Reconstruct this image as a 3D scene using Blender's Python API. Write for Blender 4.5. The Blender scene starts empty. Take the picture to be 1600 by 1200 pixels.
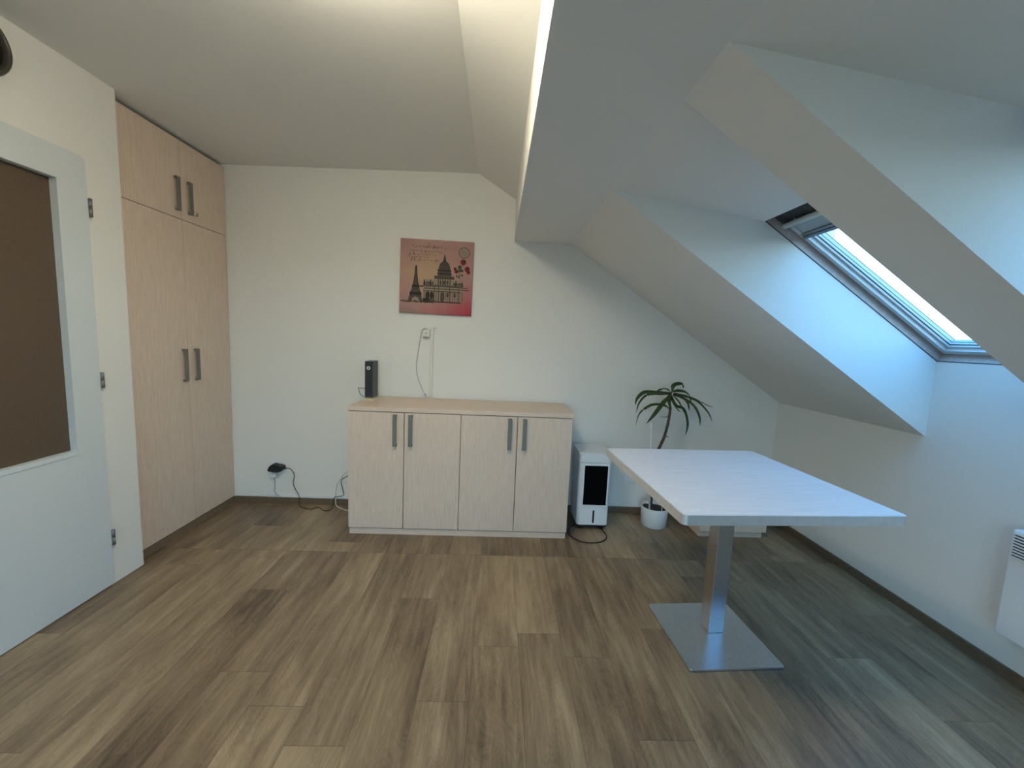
import bpy, bmesh, math, random
from mathutils import Vector, Matrix
C = bpy.context.scene.collection
random.seed(4)
rad = math.radians

# ------------------------------------------------------------------ camera
cam_data = bpy.data.cameras.new('camera')
cam = bpy.data.objects.new('camera', cam_data); C.objects.link(cam)
cam_data.sensor_width = 36.0
cam_data.lens = 632.70 / 1600 * 36
cam_data.clip_start = 0.02
cam.matrix_world = (Matrix.Translation((0, 0, 1.3172)) @ Matrix.Rotation(rad(-2.17), 4, 'Z')
                    @ Matrix.Rotation(rad(90 - 6.4171), 4, 'X') @ Matrix.Rotation(rad(2.4958), 4, 'Z'))
bpy.context.scene.camera = cam

# ------------------------------------------------------------------ sky, exposure
world = bpy.data.worlds.new('sky'); bpy.context.scene.world = world
world.use_nodes = True
bg = world.node_tree.nodes['Background']      # clear sky: blue overhead, pale haze at the horizon, dull ground
wt = world.node_tree; w_tc = wt.nodes.new('ShaderNodeTexCoord'); w_sp = wt.nodes.new('ShaderNodeSeparateXYZ'); w_mr = wt.nodes.new('ShaderNodeMapRange')
w_rp = wt.nodes.new('ShaderNodeValToRGB'); wt.links.new(w_tc.outputs['Generated'], w_sp.inputs[0]); wt.links.new(w_sp.outputs[2], w_mr.inputs[0])
w_mr.inputs[1].default_value = -1; w_mr.inputs[2].default_value = 1; wt.links.new(w_mr.outputs[0], w_rp.inputs[0])
while len(w_rp.color_ramp.elements) < 5: w_rp.color_ramp.elements.new(.5)
for el, (p_, c_) in zip(w_rp.color_ramp.elements, [(0, (.10, .11, .10)), (.495, (.13, .15, .15)), (.51, (.62, .85, 1.0)), (.60, (.36, .64, .90)), (.72, (.125, .40, .84))]):
    el.position = p_; el.color = (*c_, 1)
SKY_STR = 5.6
wt.links.new(w_rp.outputs[0], bg.inputs[0]); bg.inputs[1].default_value = SKY_STR
vs = bpy.context.scene.view_settings
vs.view_transform = 'Standard'; vs.look = 'None'; vs.exposure = 0.24; vs.gamma = 1.0
vs.use_curve_mapping = False

# ------------------------------------------------------------------ measured planes of the room
XL, XW, XR, YB = -1.8932, -1.9413, 2.1735, 3.0143
YLE = 2.1677
ZC, XK, ZK, XBM, ZBM, ZL = 2.424, -0.185, 2.4624, 0.0872, 2.2988, 2.0136
XS, ZR = 0.4999, 0.9146
YSF, YSN, YS2, YS3 = 1.9361, 1.2208, 0.9924, 0.2771
XT, ZT, ZB2 = 1.2271, 1.9146, 1.2933
YR = -1.7                                     # rear wall, behind the camera
LAMP = (-0.46, 1.08, 2.345)

for yc in ((YSF + YSN) / 2, (YS2 + YS3) / 2):  # portals: guide sky sampling through the two roof windows
    ld = bpy.data.lights.new('skylight_portal', 'AREA'); ld.shape = 'RECTANGLE'
    ld.size = 1.3; ld.size_y = 0.8; ld.cycles.is_portal = True
    lo = bpy.data.objects.new('skylight_portal', ld); C.objects.link(lo)
    d = Vector((XR - XT, 0, ZB2 - ZT)).normalized(); n = Vector((-d.z, 0, d.x))
    c = Vector(((XT + XR) / 2, yc, (ZT + ZB2) / 2)) + n * 0.17
    m = Matrix((( d.x, 0, n.x, c.x), (0, 1, 0, c.y), (d.z, 0, n.z, c.z), (0, 0, 0, 1)))
    m = Matrix(((d.x, 0, n.x, c.x), (0, 1, 0, c.y), (d.z, 0, n.z, c.z), (0, 0, 0, 1)))
    lo.matrix_world = m                        # local +Z is outward, so the portal faces into the room

ld = bpy.data.lights.new('rear_fill_portal', 'AREA'); ld.shape = 'RECTANGLE'; ld.size = 1.9; ld.size_y = 2.02; ld.cycles.is_portal = True  # portal: guides sky sampling through the added rear window
lo = bpy.data.objects.new('rear_fill_portal', ld); C.objects.link(lo); lo.location = (-.40, YR - .16, 1.07); lo.rotation_euler = (rad(90), 0, rad(180))

# ------------------------------------------------------------------ materials
def principled(name, col, rough=0.5, metal=0.0, **kw):
    m = bpy.data.materials.new(name); m.use_nodes = True
    b = m.node_tree.nodes['Principled BSDF']
    b.inputs['Base Color'].default_value = (*col, 1); b.inputs['Roughness'].default_value = rough
    b.inputs['Metallic'].default_value = metal
    for k, v in kw.items():
        b.inputs[k.replace('_', ' ')].default_value = v
    return m
def N(m, t, **kw):
    n = m.node_tree.nodes.new(t)
    for k, v in kw.items(): setattr(n, k, v)
    return n
def L(m, a, b): m.node_tree.links.new(a, b)
def math_node(m, op, a, b=None, c=None):
    n = N(m, 'ShaderNodeMath', operation=op)
    for i, v in enumerate((a, b, c)):
        if v is None: continue
        if isinstance(v, (int, float)): n.inputs[i].default_value = v
        else: L(m, v, n.inputs[i])
    return n.outputs[0]
def bump(m, height, strength, dist=0.002):
    b = N(m, 'ShaderNodeBump'); b.inputs['Strength'].default_value = strength; b.inputs['Distance'].default_value = dist
    L(m, height, b.inputs['Height']); L(m, b.outputs[0], m.node_tree.nodes['Principled BSDF'].inputs['Normal'])
def ramp(m, fac, stops):
    r = N(m, 'ShaderNodeValToRGB'); e = r.color_ramp.elements
    while len(e) < len(stops): e.new(0.5)
    for el, (p, c) in zip(e, stops): el.position = p; el.color = (*c, 1)
    L(m, fac, r.inputs[0]); return r.outputs[0]
def noisy(name, c0, c1, scale, rough, bumps=0.0, metal=0.0, detail=4, stretch=(1, 1, 1), **kw):
    m = principled(name, c0, rough, metal, **kw)
    tc = N(m, 'ShaderNodeTexCoord'); mp = N(m, 'ShaderNodeMapping'); mp.inputs['Scale'].default_value = stretch
    L(m, tc.outputs['Object'], mp.inputs[0])
    no = N(m, 'ShaderNodeTexNoise'); no.inputs['Scale'].default_value = scale; no.inputs['Detail'].default_value = detail
    L(m, mp.outputs[0], no.inputs['Vector'])
    L(m, ramp(m, no.outputs[0], [(0.3, c0), (0.7, c1)]), m.node_tree.nodes['Principled BSDF'].inputs['Base Color'])
    if bumps: bump(m, no.outputs[0], bumps)
    return m

M = {}
M['wall'] = noisy('wall_paint', (0.79, 0.77, 0.725), (0.81, 0.79, 0.745), 260, 0.85, 0.25)
M['laminate'] = noisy('birch_laminate', (0.64, 0.50, 0.395), (0.73, 0.59, 0.48), 14, 0.5, 0.04, detail=6, stretch=(9, 9, 0.6))
M['laminate_h'] = noisy('birch_laminate_top', (0.64, 0.50, 0.395), (0.73, 0.59, 0.48), 14, 0.45, 0.04, detail=6, stretch=(0.6, 9, 9))
M['table_top'] = noisy('pale_table_laminate', (0.76, 0.73, 0.74), (0.86, 0.83, 0.83), 14, 0.38, 0.03, detail=6, stretch=(0.5, 9, 9))
M['gap'] = principled('dark_gap', (0.03, 0.025, 0.02), 0.9)
M['handle'] = principled('brushed_nickel', (0.20, 0.195, 0.175), 0.5, 0.45)
M['steel'] = noisy('brushed_steel', (0.52, 0.53, 0.54), (0.62, 0.63, 0.64), 60, 0.30, 0.05, metal=1.0, stretch=(1, 1, 8))
M['plate'] = noisy('brushed_steel_plate', (0.62, 0.66, 0.72), (0.74, 0.78, 0.84), 60, 0.34, 0.10, metal=1.0, detail=7, stretch=(1, 5, 1))
M['alu'] = noisy('aluminium_edge', (0.72, 0.73, 0.74), (0.80, 0.81, 0.82), 40, 0.42, 0.03, metal=0.75, stretch=(1, 8, 1))
M['white_plastic'] = principled('white_plastic', (0.78, 0.79, 0.80), 0.35)
M['cream_plastic'] = principled('cream_plastic', (0.70, 0.68, 0.60), 0.4)
M['cord_grey'] = principled('pale_grey_cord', (0.50, 0.49, 0.46), 0.5)
M['black_plastic'] = principled('black_plastic', (0.012, 0.012, 0.014), 0.4)
M['grey_plastic'] = principled('charcoal_plastic', (0.035, 0.038, 0.045), 0.45)
M['black_mesh'] = principled('black_grille', (0.002, 0.002, 0.0025), 0.9, 0.0, Specular_IOR_Level=0.08)
M['gold'] = principled('yellow_plastic', (0.42, 0.34, 0.12), 0.35)
M['door_paint'] = noisy('door_paint', (0.64, 0.68, 0.69), (0.67, 0.71, 0.72), 300, 0.5, 0.08)
M['dark_rim'] = principled('dark_olive_rim', (0.06, 0.055, 0.04), 0.35)
M['dark_face'] = principled('dark_clock_face', (0.03, 0.028, 0.03), 0.3)
M['pot'] = principled('white_ceramic', (0.78, 0.78, 0.77), 0.3)
M['soil'] = noisy('soil', (0.015, 0.012, 0.010), (0.06, 0.045, 0.035), 90, 0.95, 0.8)
M['bark'] = noisy('bark', (0.05, 0.035, 0.022), (0.10, 0.075, 0.05), 60, 0.8, 0.4)
M['leaf'] = noisy('leaf_green', (0.018, 0.045, 0.012), (0.045, 0.085, 0.02), 20, 0.42, 0.05)
M['leaf_dry'] = principled('dry_leaf', (0.22, 0.17, 0.08), 0.7)
M['baseboard'] = noisy('baseboard_oak', (0.12, 0.08, 0.048), (0.18, 0.123, 0.075), 30, 0.5, 0.05, stretch=(1, 1, 10))
M['frame_wood'] = noisy('window_frame_wood', (0.50, 0.42, 0.39), (0.60, 0.51, 0.47), 30, 0.45, 0.04, stretch=(1, 4, 1))
M['sash_paint'] = principled('sash_paint', (0.60, 0.60, 0.60), 0.35)
M['seal'] = principled('rubber_seal', (0.02, 0.025, 0.03), 0.6)
M['blind'] = principled('blind_fabric', (0.42, 0.47, 0.48), 0.7)
M['blind_bar'] = principled('blind_bar', (0.20, 0.20, 0.21), 0.4, 0.5)
M['bar_white'] = principled('handle_bar_white', (0.72, 0.72, 0.68), 0.35)
M['dark_head'] = noisy('window_head_dark', (0.02, 0.018, 0.02), (0.07, 0.06, 0.06), 25, 0.6)
M['roof'] = principled('roof_board', (0.25, 0.2, 0.17), 0.9)
M['hall'] = noisy('hall_brown', (0.20, 0.13, 0.085), (0.24, 0.16, 0.105), 4, 0.8)

# clear pane: sees the sky, still reflects
m = bpy.data.materials.new('clear_pane'); m.use_nodes = True; nt = m.node_tree; nt.nodes.clear()
o_ = nt.nodes.new('ShaderNodeOutputMaterial'); mx = nt.nodes.new('ShaderNodeMixShader')
tr = nt.nodes.new('ShaderNodeBsdfTransparent'); gl = nt.nodes.new('ShaderNodeBsdfGlossy'); fr = nt.nodes.new('ShaderNodeFresnel')
tr.inputs[0].default_value = (0.93, 0.97, 0.96, 1); gl.inputs['Roughness'].default_value = 0.02; fr.inputs[0].default_value = 1.45
ge = nt.nodes.new('ShaderNodeNewGeometry'); mm_ = nt.nodes.new('ShaderNodeMath'); mm_.operation = 'SUBTRACT'; mm_.use_clamp = True
nt.links.new(fr.outputs[0], mm_.inputs[0]); nt.links.new(ge.outputs['Backfacing'], mm_.inputs[1]); nt.links.new(mm_.outputs[0], mx.inputs[0]); nt.links.new(tr.outputs[0], mx.inputs[1]); nt.links.new(gl.outputs[0], mx.inputs[2])
nt.links.new(mx.outputs[0], o_.inputs[0]); M['pane'] = m
M['frosted'] = noisy('bronze_frosted_glass', (0.15, 0.098, 0.06), (0.175, 0.115, 0.07), 120, 0.45, 0.12, **{'Transmission_Weight': 0.35})

# laid plank floor
def floor_material():
    m = principled('oak_vinyl_planks', (0.3, 0.2, 0.13), 0.42, IOR=1.65)
    tc = N(m, 'ShaderNodeTexCoord'); sp = N(m, 'ShaderNodeSeparateXYZ'); L(m, tc.outputs['Object'], sp.inputs[0])
    X, Y = sp.outputs[0], sp.outputs[1]
    W, LN, SEAM = 0.192, 1.26, 2.335
    far = math_node(m, 'GREATER_THAN', Y, SEAM)
    xr = math_node(m, 'DIVIDE', math_node(m, 'ADD', X, 0.055), W)
    row = math_node(m, 'ADD', math_node(m, 'FLOOR', xr), math_node(m, 'MULTIPLY', far, 31.0))
    wn = N(m, 'ShaderNodeTexWhiteNoise', noise_dimensions='1D'); L(m, row, wn.inputs['W'])
    yy = math_node(m, 'ADD', math_node(m, 'DIVIDE', math_node(m, 'SUBTRACT', Y, SEAM), LN), math_node(m, 'MULTIPLY', wn.outputs[0], 0.999))
    yy = math_node(m, 'ADD', yy, math_node(m, 'MULTIPLY', row, 0.37))
    pid = math_node(m, 'FLOOR', yy)
    cb = N(m, 'ShaderNodeCombineXYZ'); L(m, row, cb.inputs[0]); L(m, pid, cb.inputs[1])
    w2 = N(m, 'ShaderNodeTexWhiteNoise', noise_dimensions='2D'); L(m, cb.outputs[0], w2.inputs['Vector'])
    rnd = w2.outputs['Value']
    # grain, offset per plank
    gv = N(m, 'ShaderNodeCombineXYZ'); L(m, math_node(m, 'MULTIPLY', X, 1.0), gv.inputs[0]); L(m, math_node(m, 'MULTIPLY', Y, 0.085), gv.inputs[1])
    L(m, math_node(m, 'MULTIPLY', rnd, 37.0), gv.inputs[2])
    n1 = N(m, 'ShaderNodeTexNoise'); n1.inputs['Scale'].default_value = 34; n1.inputs['Detail'].default_value = 9; n1.inputs['Roughness'].default_value = 0.62
    n1.inputs['Distortion'].default_value = 0.6; L(m, gv.outputs[0], n1.inputs['Vector'])
    gv2 = N(m, 'ShaderNodeCombineXYZ'); L(m, X, gv2.inputs[0]); L(m, math_node(m, 'MULTIPLY', Y, 0.22), gv2.inputs[1]); L(m, math_node(m, 'MULTIPLY', rnd, 11.0), gv2.inputs[2])
    n2 = N(m, 'ShaderNodeTexNoise'); n2.inputs['Scale'].default_value = 9.0; n2.inputs['Detail'].default_value = 3; n2.inputs['Distortion'].default_value = 1.2
    L(m, gv2.outputs[0], n2.inputs['Vector'])
    # cathedral rings
    rg = math_node(m, 'FRACT', math_node(m, 'MULTIPLY', n2.outputs[0], 24.0))
    rg = math_node(m, 'ABSOLUTE', math_node(m, 'SUBTRACT', rg, 0.5))
    gv3 = N(m, 'ShaderNodeCombineXYZ'); L(m, X, gv3.inputs[0]); L(m, math_node(m, 'MULTIPLY', Y, 0.35), gv3.inputs[1]); L(m, math_node(m, 'MULTIPLY', rnd, 5.0), gv3.inputs[2])
    n3 = N(m, 'ShaderNodeTexNoise'); n3.inputs['Scale'].default_value = 4.5; n3.inputs['Detail'].default_value = 2; L(m, gv3.outputs[0], n3.inputs['Vector'])
    v = math_node(m, 'MULTIPLY_ADD', n1.outputs[0], 0.60, math_node(m, 'MULTIPLY', n2.outputs[0], 0.36))
    v = math_node(m, 'ADD', v, math_node(m, 'MULTIPLY', n3.outputs[0], 0.42))
    v = math_node(m, 'ADD', v, math_node(m, 'MULTIPLY', rg, 0.13))
    v = math_node(m, 'ADD', v, math_node(m, 'MULTIPLY_ADD', math_node(m, 'POWER', rnd, 1.5), 0.17, -0.275))
    col = ramp(m, v, [(0.28, (0.07, 0.043, 0.024)), (0.45, (0.185, 0.125, 0.072)), (0.58, (0.27, 0.192, 0.112)), (0.74, (0.39, 0.292, 0.178))])
    # joints
    fx = math_node(m, 'FRACT', xr); fy = math_node(m, 'FRACT', yy)
    ex = math_node(m, 'LESS_THAN', math_node(m, 'MINIMUM', fx, math_node(m, 'SUBTRACT', 1.0, fx)), 0.0055)
    ey = math_node(m, 'LESS_THAN', math_node(m, 'MINIMUM', fy, math_node(m, 'SUBTRACT', 1.0, fy)), 0.0010)
    es = math_node(m, 'LESS_THAN', math_node(m, 'ABSOLUTE', math_node(m, 'SUBTRACT', Y, SEAM)), 0.002)
    e = math_node(m, 'MAXIMUM', math_node(m, 'MAXIMUM', ex, ey), es)
    mix = N(m, 'ShaderNodeMix', data_type='RGBA'); L(m, math_node(m, 'MULTIPLY', e, 0.5), mix.inputs[0]); L(m, col, mix.inputs[6])
    mix.inputs[7].default_value = (0.03, 0.02, 0.012, 1)
    b = m.node_tree.nodes['Principled BSDF']; L(m, mix.outputs[2], b.inputs['Base Color'])
    L(m, math_node(m, 'MULTIPLY_ADD', n1.outputs[0], 0.2, 0.33), b.inputs['Roughness'])
    bump(m, math_node(m, 'SUBTRACT', n1.outputs[0], e), 0.18, 0.0015)
    return m
M['floor'] = floor_material()

# ------------------------------------------------------------------ mesh helpers
WM = {}                                       # world matrix of each thing and part, for local coordinates
def obj(name, bm, mat, parent=None):
    """link bm (world coordinates) as ONE mesh object; children are stored local to their thing"""
    bmesh.ops.recalc_face_normals(bm, faces=bm.faces)
    me = bpy.data.meshes.new(name)
    mw = WM[parent.name] if parent else Matrix.Identity(4)
    bm.transform(mw.inverted()); bm.to_mesh(me); bm.free()
    for x in (mat if isinstance(mat, (list, tuple)) else [mat]): me.materials.append(x)
    o = bpy.data.objects.new(name, me); C.objects.link(o)
    o.parent = parent; WM[o.name] = mw
    return o
def thing(name, label, cat, loc, rz=0.0, group=None):
    o = bpy.data.objects.new(name, None); C.objects.link(o)
    o.empty_display_size = 0.1; o.location = loc; o.rotation_euler = (0, 0, rz)
    o['label'] = label; o['category'] = cat
    if group: o['group'] = group
    WM[o.name] = Matrix.Translation(loc) @ Matrix.Rotation(rz, 4, 'Z')
    return o
def tag(o, label, cat, group=None):
    o['label'] = label; o['category'] = cat
    if group: o['group'] = group
    return o
def struct(name, bm, mat, parent=None):
    o = obj(name, bm, mat, parent)
    if not parent: o['kind'] = 'structure'
    return o
def nb(): return bmesh.new()
def box(bm, x0, x1, y0, y1, z0, z1, bev=0.0, seg=2, mi=0, mat=None):
    r = bmesh.ops.create_cube(bm, size=1.0)
    vs_ = r['verts']
    bmesh.ops.scale(bm, vec=(x1 - x0, y1 - y0, z1 - z0), verts=vs_)
    bmesh.ops.translate(bm, vec=((x0 + x1) / 2, (y0 + y1) / 2, (z0 + z1) / 2), verts=vs_)
    if bev:
        es = list({e for v in vs_ for e in v.link_edges})
        rr = bmesh.ops.bevel(bm, geom=es, offset=bev, segments=seg, affect='EDGES', profile=0.5)
        vs_ = list({v for f in rr['faces'] for v in f.verts} | {v for v in vs_ if v.is_valid})
    fs = {f for v in vs_ if v.is_valid for f in v.link_faces}
    for f in fs: f.material_index = mi
    if mat is not None: bmesh.ops.transform(bm, matrix=mat, verts=[v for v in vs_ if v.is_valid])
    return bm
def prism(bm, pts, a0, a1, axis='y', mi=0):
    """polygon extruded along an axis; pts are (x,z) for y, (x,y) for z, (y,z) for x"""
    def P(p, a):
        return {'y': (p[0], a, p[1]), 'z': (p[0], p[1], a), 'x': (a, p[0], p[1])}[axis]
    A = [bm.verts.new(P(p, a0)) for p in pts]; B = [bm.verts.new(P(p, a1)) for p in pts]
    n = len(pts); fs = [bm.faces.new(A), bm.faces.new(B[::-1])]
    for i in range(n): fs.append(bm.faces.new((A[i], B[i], B[(i + 1) % n], A[(i + 1) % n])))
    for f in fs: f.material_index = mi
    return bm
def rrect(x0, x1, y0, y1, r, seg=6):
    out = []
    for cx, cy, a in ((x1 - r, y1 - r, 0), (x0 + r, y1 - r, 90), (x0 + r, y0 + r, 180), (x1 - r, y0 + r, 270)):
        for i in range(seg + 1):
            t = rad(a + 90 * i / seg); out.append((cx + r * math.cos(t), cy + r * math.sin(t)))
    return out
def catmull(pts, n=8):
    P = [Vector(p) for p in pts]; P = [P[0] * 2 - P[1]] + P + [P[-1] * 2 - P[-2]]; out = []
    for i in range(1, len(P) - 2):
        for k in range(n):
            t = k / n; a, b, c, d = P[i - 1:i + 3]
            out.append(0.5 * ((2 * b) + (c - a) * t + (2 * a - 5 * b + 4 * c - d) * t * t + (3 * b - a - 3 * c + d) * t ** 3))
    out.append(P[-2]); return out
def tube(bm, pts, r, seg=8, smooth=8, mi=0):
    path = catmull(pts, smooth) if smooth else [Vector(p) for p in pts]
    n = len(path); rs = r if isinstance(r, (list, tuple)) else None; rings = []
    up = Vector((0, 0, 1)); prev = None
    for i, p in enumerate(path):
        t = (path[min(i + 1, n - 1)] - path[max(i - 1, 0)]).normalized()
        if prev is None:
            a = t.cross(up); a = a if a.length > 0.05 else t.cross(Vector((1, 0, 0)))
        else: a = prev - t * prev.dot(t)
        a.normalize(); prev = a; b = t.cross(a)
        rr = r if rs is None else rs[0] + (rs[1] - rs[0]) * i / (n - 1)
        rings.append([bm.verts.new(p + (a * math.cos(2 * math.pi * k / seg) + b * math.sin(2 * math.pi * k / seg)) * rr) for k in range(seg)])
    for i in range(n - 1):
        for k in range(seg):
            f = bm.faces.new((rings[i][k], rings[i][(k + 1) % seg], rings[i + 1][(k + 1) % seg], rings[i + 1][k])); f.smooth = True; f.material_index = mi
    for rg in (rings[0][::-1], rings[-1]): bm.faces.new(rg).material_index = mi
    return bm
def lathe(bm, prof, cx, cy, seg=48, smooth=True, mat=None, mi=0):
    rings = []
    for r, z in prof:
        if r < 1e-6: rings.append([bm.verts.new((cx, cy, z))])
        else: rings.append([bm.verts.new((cx + r * math.cos(2 * math.pi * k / seg), cy + r * math.sin(2 * math.pi * k / seg), z)) for k in range(seg)])
    for a, b in zip(rings, rings[1:]):
        for k in range(seg):
            k2 = (k + 1) % seg
            q = [a[k % len(a)], a[k2 % len(a)], b[k2 % len(b)], b[k % len(b)]]
            u = []
            for v in q:
                if v not in u: u.append(v)
            if len(u) > 2:
                f = bm.faces.new(u); f.smooth = smooth; f.material_index = mi
    if mat is not None: bmesh.ops.transform(bm, matrix=mat, verts=[v for r_ in rings for v in r_])
    return bm

# ------------------------------------------------------------------ room shell
bm = nb(); box(bm, -2.75, 2.45, YR - .1, YB + .12, -0.08, 0.0); struct('floor', bm, M['floor'])
bm = nb(); box(bm, -2.75, 2.45, YB, YB + .14, -0.08, 2.75); struct('wall_back', bm, M['wall'])
RX0, RX1, RZ0, RZ1 = -1.35, .55, .06, 2.08  # rear wall opening, cut for the added fill window
bm = nb(); box(bm, -2.75, RX0, YR - .14, YR, -0.08, 2.75); box(bm, RX1, 2.45, YR - .14, YR, -0.08, 2.75)
box(bm, RX0, RX1, YR - .14, YR, -0.08, RZ0); box(bm, RX0, RX1, YR - .14, YR, RZ1, 2.75); struct('wall_rear', bm, M['wall'])
# left wall with the doorway; its end at YLE stands proud of the wardrobe, corner rounded near the floor
DY0, DY1, DZ = 1.185, 1.983, 2.041
bm = nb()
box(bm, -2.07, XL, YR, DY0 + .01, 0, 2.7)
box(bm, -2.07, XL, DY0 + .01, DY1 - .012, DZ - .012, 2.7)
prism(bm, [(-2.07, DY1 - .012), (XL, DY1 - .012), (XL, YLE - .012), (XL - .004, YLE - .003), (XL - .012, YLE), (-2.07, YLE)], 0, 2.7, 'z')
struct('wall_left', bm, M['wall'])
bm = nb(); box(bm, -2.75, -2.62, 1.0, YB, 0, 2.7); box(bm, -2.62, -2.07, YLE - .10, YLE, 0, 2.7)
struct('wall_left', bm, M['wall'])
# right knee wall, raised to the roof windows inside the two shafts
S0 = Vector((XT, 0, ZT)); D = Vector((XR - XT, 0, ZB2 - ZT)); SL = D.length; D.normalize(); NN = Vector((-D.z, 0, D.x))
def WP(s, n): q = S0 + D * s + NN * n; return (q.x, q.z)
bm = nb()
for a, b in ((YSF, YB), (YS2, YSN), (YR, YS3)): box(bm, XR, XR + .16, a, b, 0, ZR)
for a, b in ((YSN, YSF), (YS3, YS2)):
    prism(bm, [(XR, 0), (XR + .16, 0), WP(SL + .191, 0), (XR, ZB2)], a, b)
    prism(bm, [WP(SL + .036, 0), WP(SL + .191, 0), WP(SL + .191, .13), WP(SL + .036, .13)], a - .036, b + .036)
struct('wall_right', bm, M['wall'])
# upper ceiling with its slanted run down to the beam
zc0 = ZC - (ZK - ZC) / (XK - XW) * 0.81
bm = nb(); prism(bm, [(-2.75, zc0), (XK, ZK), (XK, 2.75), (-2.75, 2.75)], YR, YB)
prism(bm, [(XK, ZK), (XBM, ZBM), (XBM + .1, ZBM), (XBM + .1, 2.75), (XK, 2.75)], YR, YB)
struct('ceiling', bm, M['wall'])
# dropped beam, low ceiling and the roof slope cut by the two shafts
bm = nb(); prism(bm, [(XBM, ZL), (XS, ZL), (XS, 2.6), (XBM, 2.6)], YR, YB)
for a, b in ((YSF, YB), (YS2, YSN), (YR, YS3)):
    prism(bm, [(XS, ZL), (XR, ZR), (XR + .16, ZR), WP(SL + .19, 0), WP(-.87, 0)], a, b)
    prism(bm, [WP(-.87, 0), WP(SL + .19, 0), WP(SL + .19, .13), WP(-.87, .13)], a + (.036 if a > YR else 0), b - (.036 if b < YB else 0))
for a, b in ((YSN, YSF), (YS3, YS2)):
    prism(bm, [(XS, ZL), (XT, ZT), WP(-.87, 0)], a, b)
    prism(bm, [WP(-.87, 0), WP(-.036, 0), WP(-.036, .13), WP(-.87, .13)], a - .036, b + .036)
struct('ceiling', bm, M['wall'])

# baseboards and floor trims
BH = 0.0476
bm = nb(); box(bm, XW + .001, XR, YB - .014, YB, 0, BH, .002); struct('baseboard_back', bm, M['baseboard'])
bm = nb(); box(bm, XR - .014, XR, YR, YB - .014, 0, BH, .002); struct('baseboard_right', bm, M['baseboard'])
bm = nb(); box(bm, -1.70, -0.955, YB - .011, YB, BH + .001, BH + .014, .002); struct('trim_1', bm, M['white_plastic'])

# ------------------------------------------------------------------ roof windows
def ring(bm, s0, s1, y0, y1, n0, n1, w, mi=0):
    """rectangular frame of bar width w in the window plane; s down the slope, n outward"""
    def bar(sa, sb, ya, yb):
        A = [(sa, n0), (sb, n0), (sb, n1), (sa, n1)]
        prism(bm, [WP(*p) for p in A], ya, yb, 'y', mi)
    bar(s0, s0 + w, y0, y1); bar(s1 - w, s1, y0, y1)
    bar(s0 + w, s1 - w, y0, y0 + w); bar(s0 + w, s1 - w, y1 - w, y1)
def slab(bm, s0, s1, y0, y1, n0, n1, mi=0):
    prism(bm, [WP(s0, n0), WP(s1, n0), WP(s1, n1), WP(s0, n1)], y0, y1, 'y', mi)
def roof_window(name, y0, y1):
    r = bpy.data.objects.new(name, None); C.objects.link(r); r.location = (XT, (y0 + y1) / 2, ZT); r['kind'] = 'structure'
    WM[r.name] = Matrix.Translation(r.location)
    b = nb(); ring(b, -.035, SL + .035, y0 - .035, y1 + .035, .0, .130, .035)
    ring(b, 0, SL, y0, y1, .052, .125, .010); obj('window_frame', b, M['frame_wood'], r)
    b = nb(); ring(b, .0, SL, y0, y1, .001, .004, .0025); obj('edge_seal', b, M['seal'], r)
    b = nb(); ring(b, .013, SL - .013, y0 + .013, y1 - .013, .040, .100, .024)
    ring(b, .036, SL - .036, y0 + .036, y1 - .036, .058, .100, .012)
    s = obj('window_sash', b, M['sash_paint'], r)
    b = nb(); ring(b, .0475, SL - .0475, y0 + .0475, y1 - .0475, .068, .071, .003)
    ring(b, .058, SL - .058, y0 + .058, y1 - .058, .076, .078, .002); obj('glazing_seal', b, M['seal'], s)
    b = nb(); slab(b, .046, SL - .046, y0 + .046, y1 - .046, .072, .074); obj('pane', b, M['pane'], s)
    b = nb(); slab(b, .002, .099, y0 + .012, y1 - .012, .034, .054); slab(b, .0, .014, y0 + .05, y0 + .20, .012, .03)
    slab(b, .0, .014, y1 - .24, y1 - .20, .012, .03)
    obj('window_head', b, M['dark_head'], r)
    b = nb(); p0 = WP(.078, .018); tube(b, [(p0[0], y0 + .05, p0[1]), (p0[0], y1 - .035, p0[1])], .013, 16, 0)
    for yy in (y0 + .09, y1 - .09):
        p1 = WP(.07, .05); tube(b, [(p0[0], yy, p0[1]), (p1[0], yy, p1[1])], .007, 8, 0)
    obj('handle_bar', b, M['bar_white'], r)
    b = nb(); slab(b, .098, .168, y0 + .03, y1 - .030, .046, .049)
    q = obj('blind', b, M['blind'], r)
    b = nb(); slab(b, .166, .180, y0 + .026, y1 - .026, .038, .056); slab(b, .182, .196, y0 + .026, y1 - .026, .034, .050); obj('bottom_bar', b, M['blind_bar'], q)
    # outside: closing collar between frame and roof covering
    b = nb(); ring(b, -.16, SL + .16, y0 - .13, y1 + .13, .1302, .145, .118); obj('flashing', b, M['roof'], r)
    return r
w1 = roof_window('window_1', YSN, YSF)
w2 = roof_window('window_2', YS3, YS2)

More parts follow.
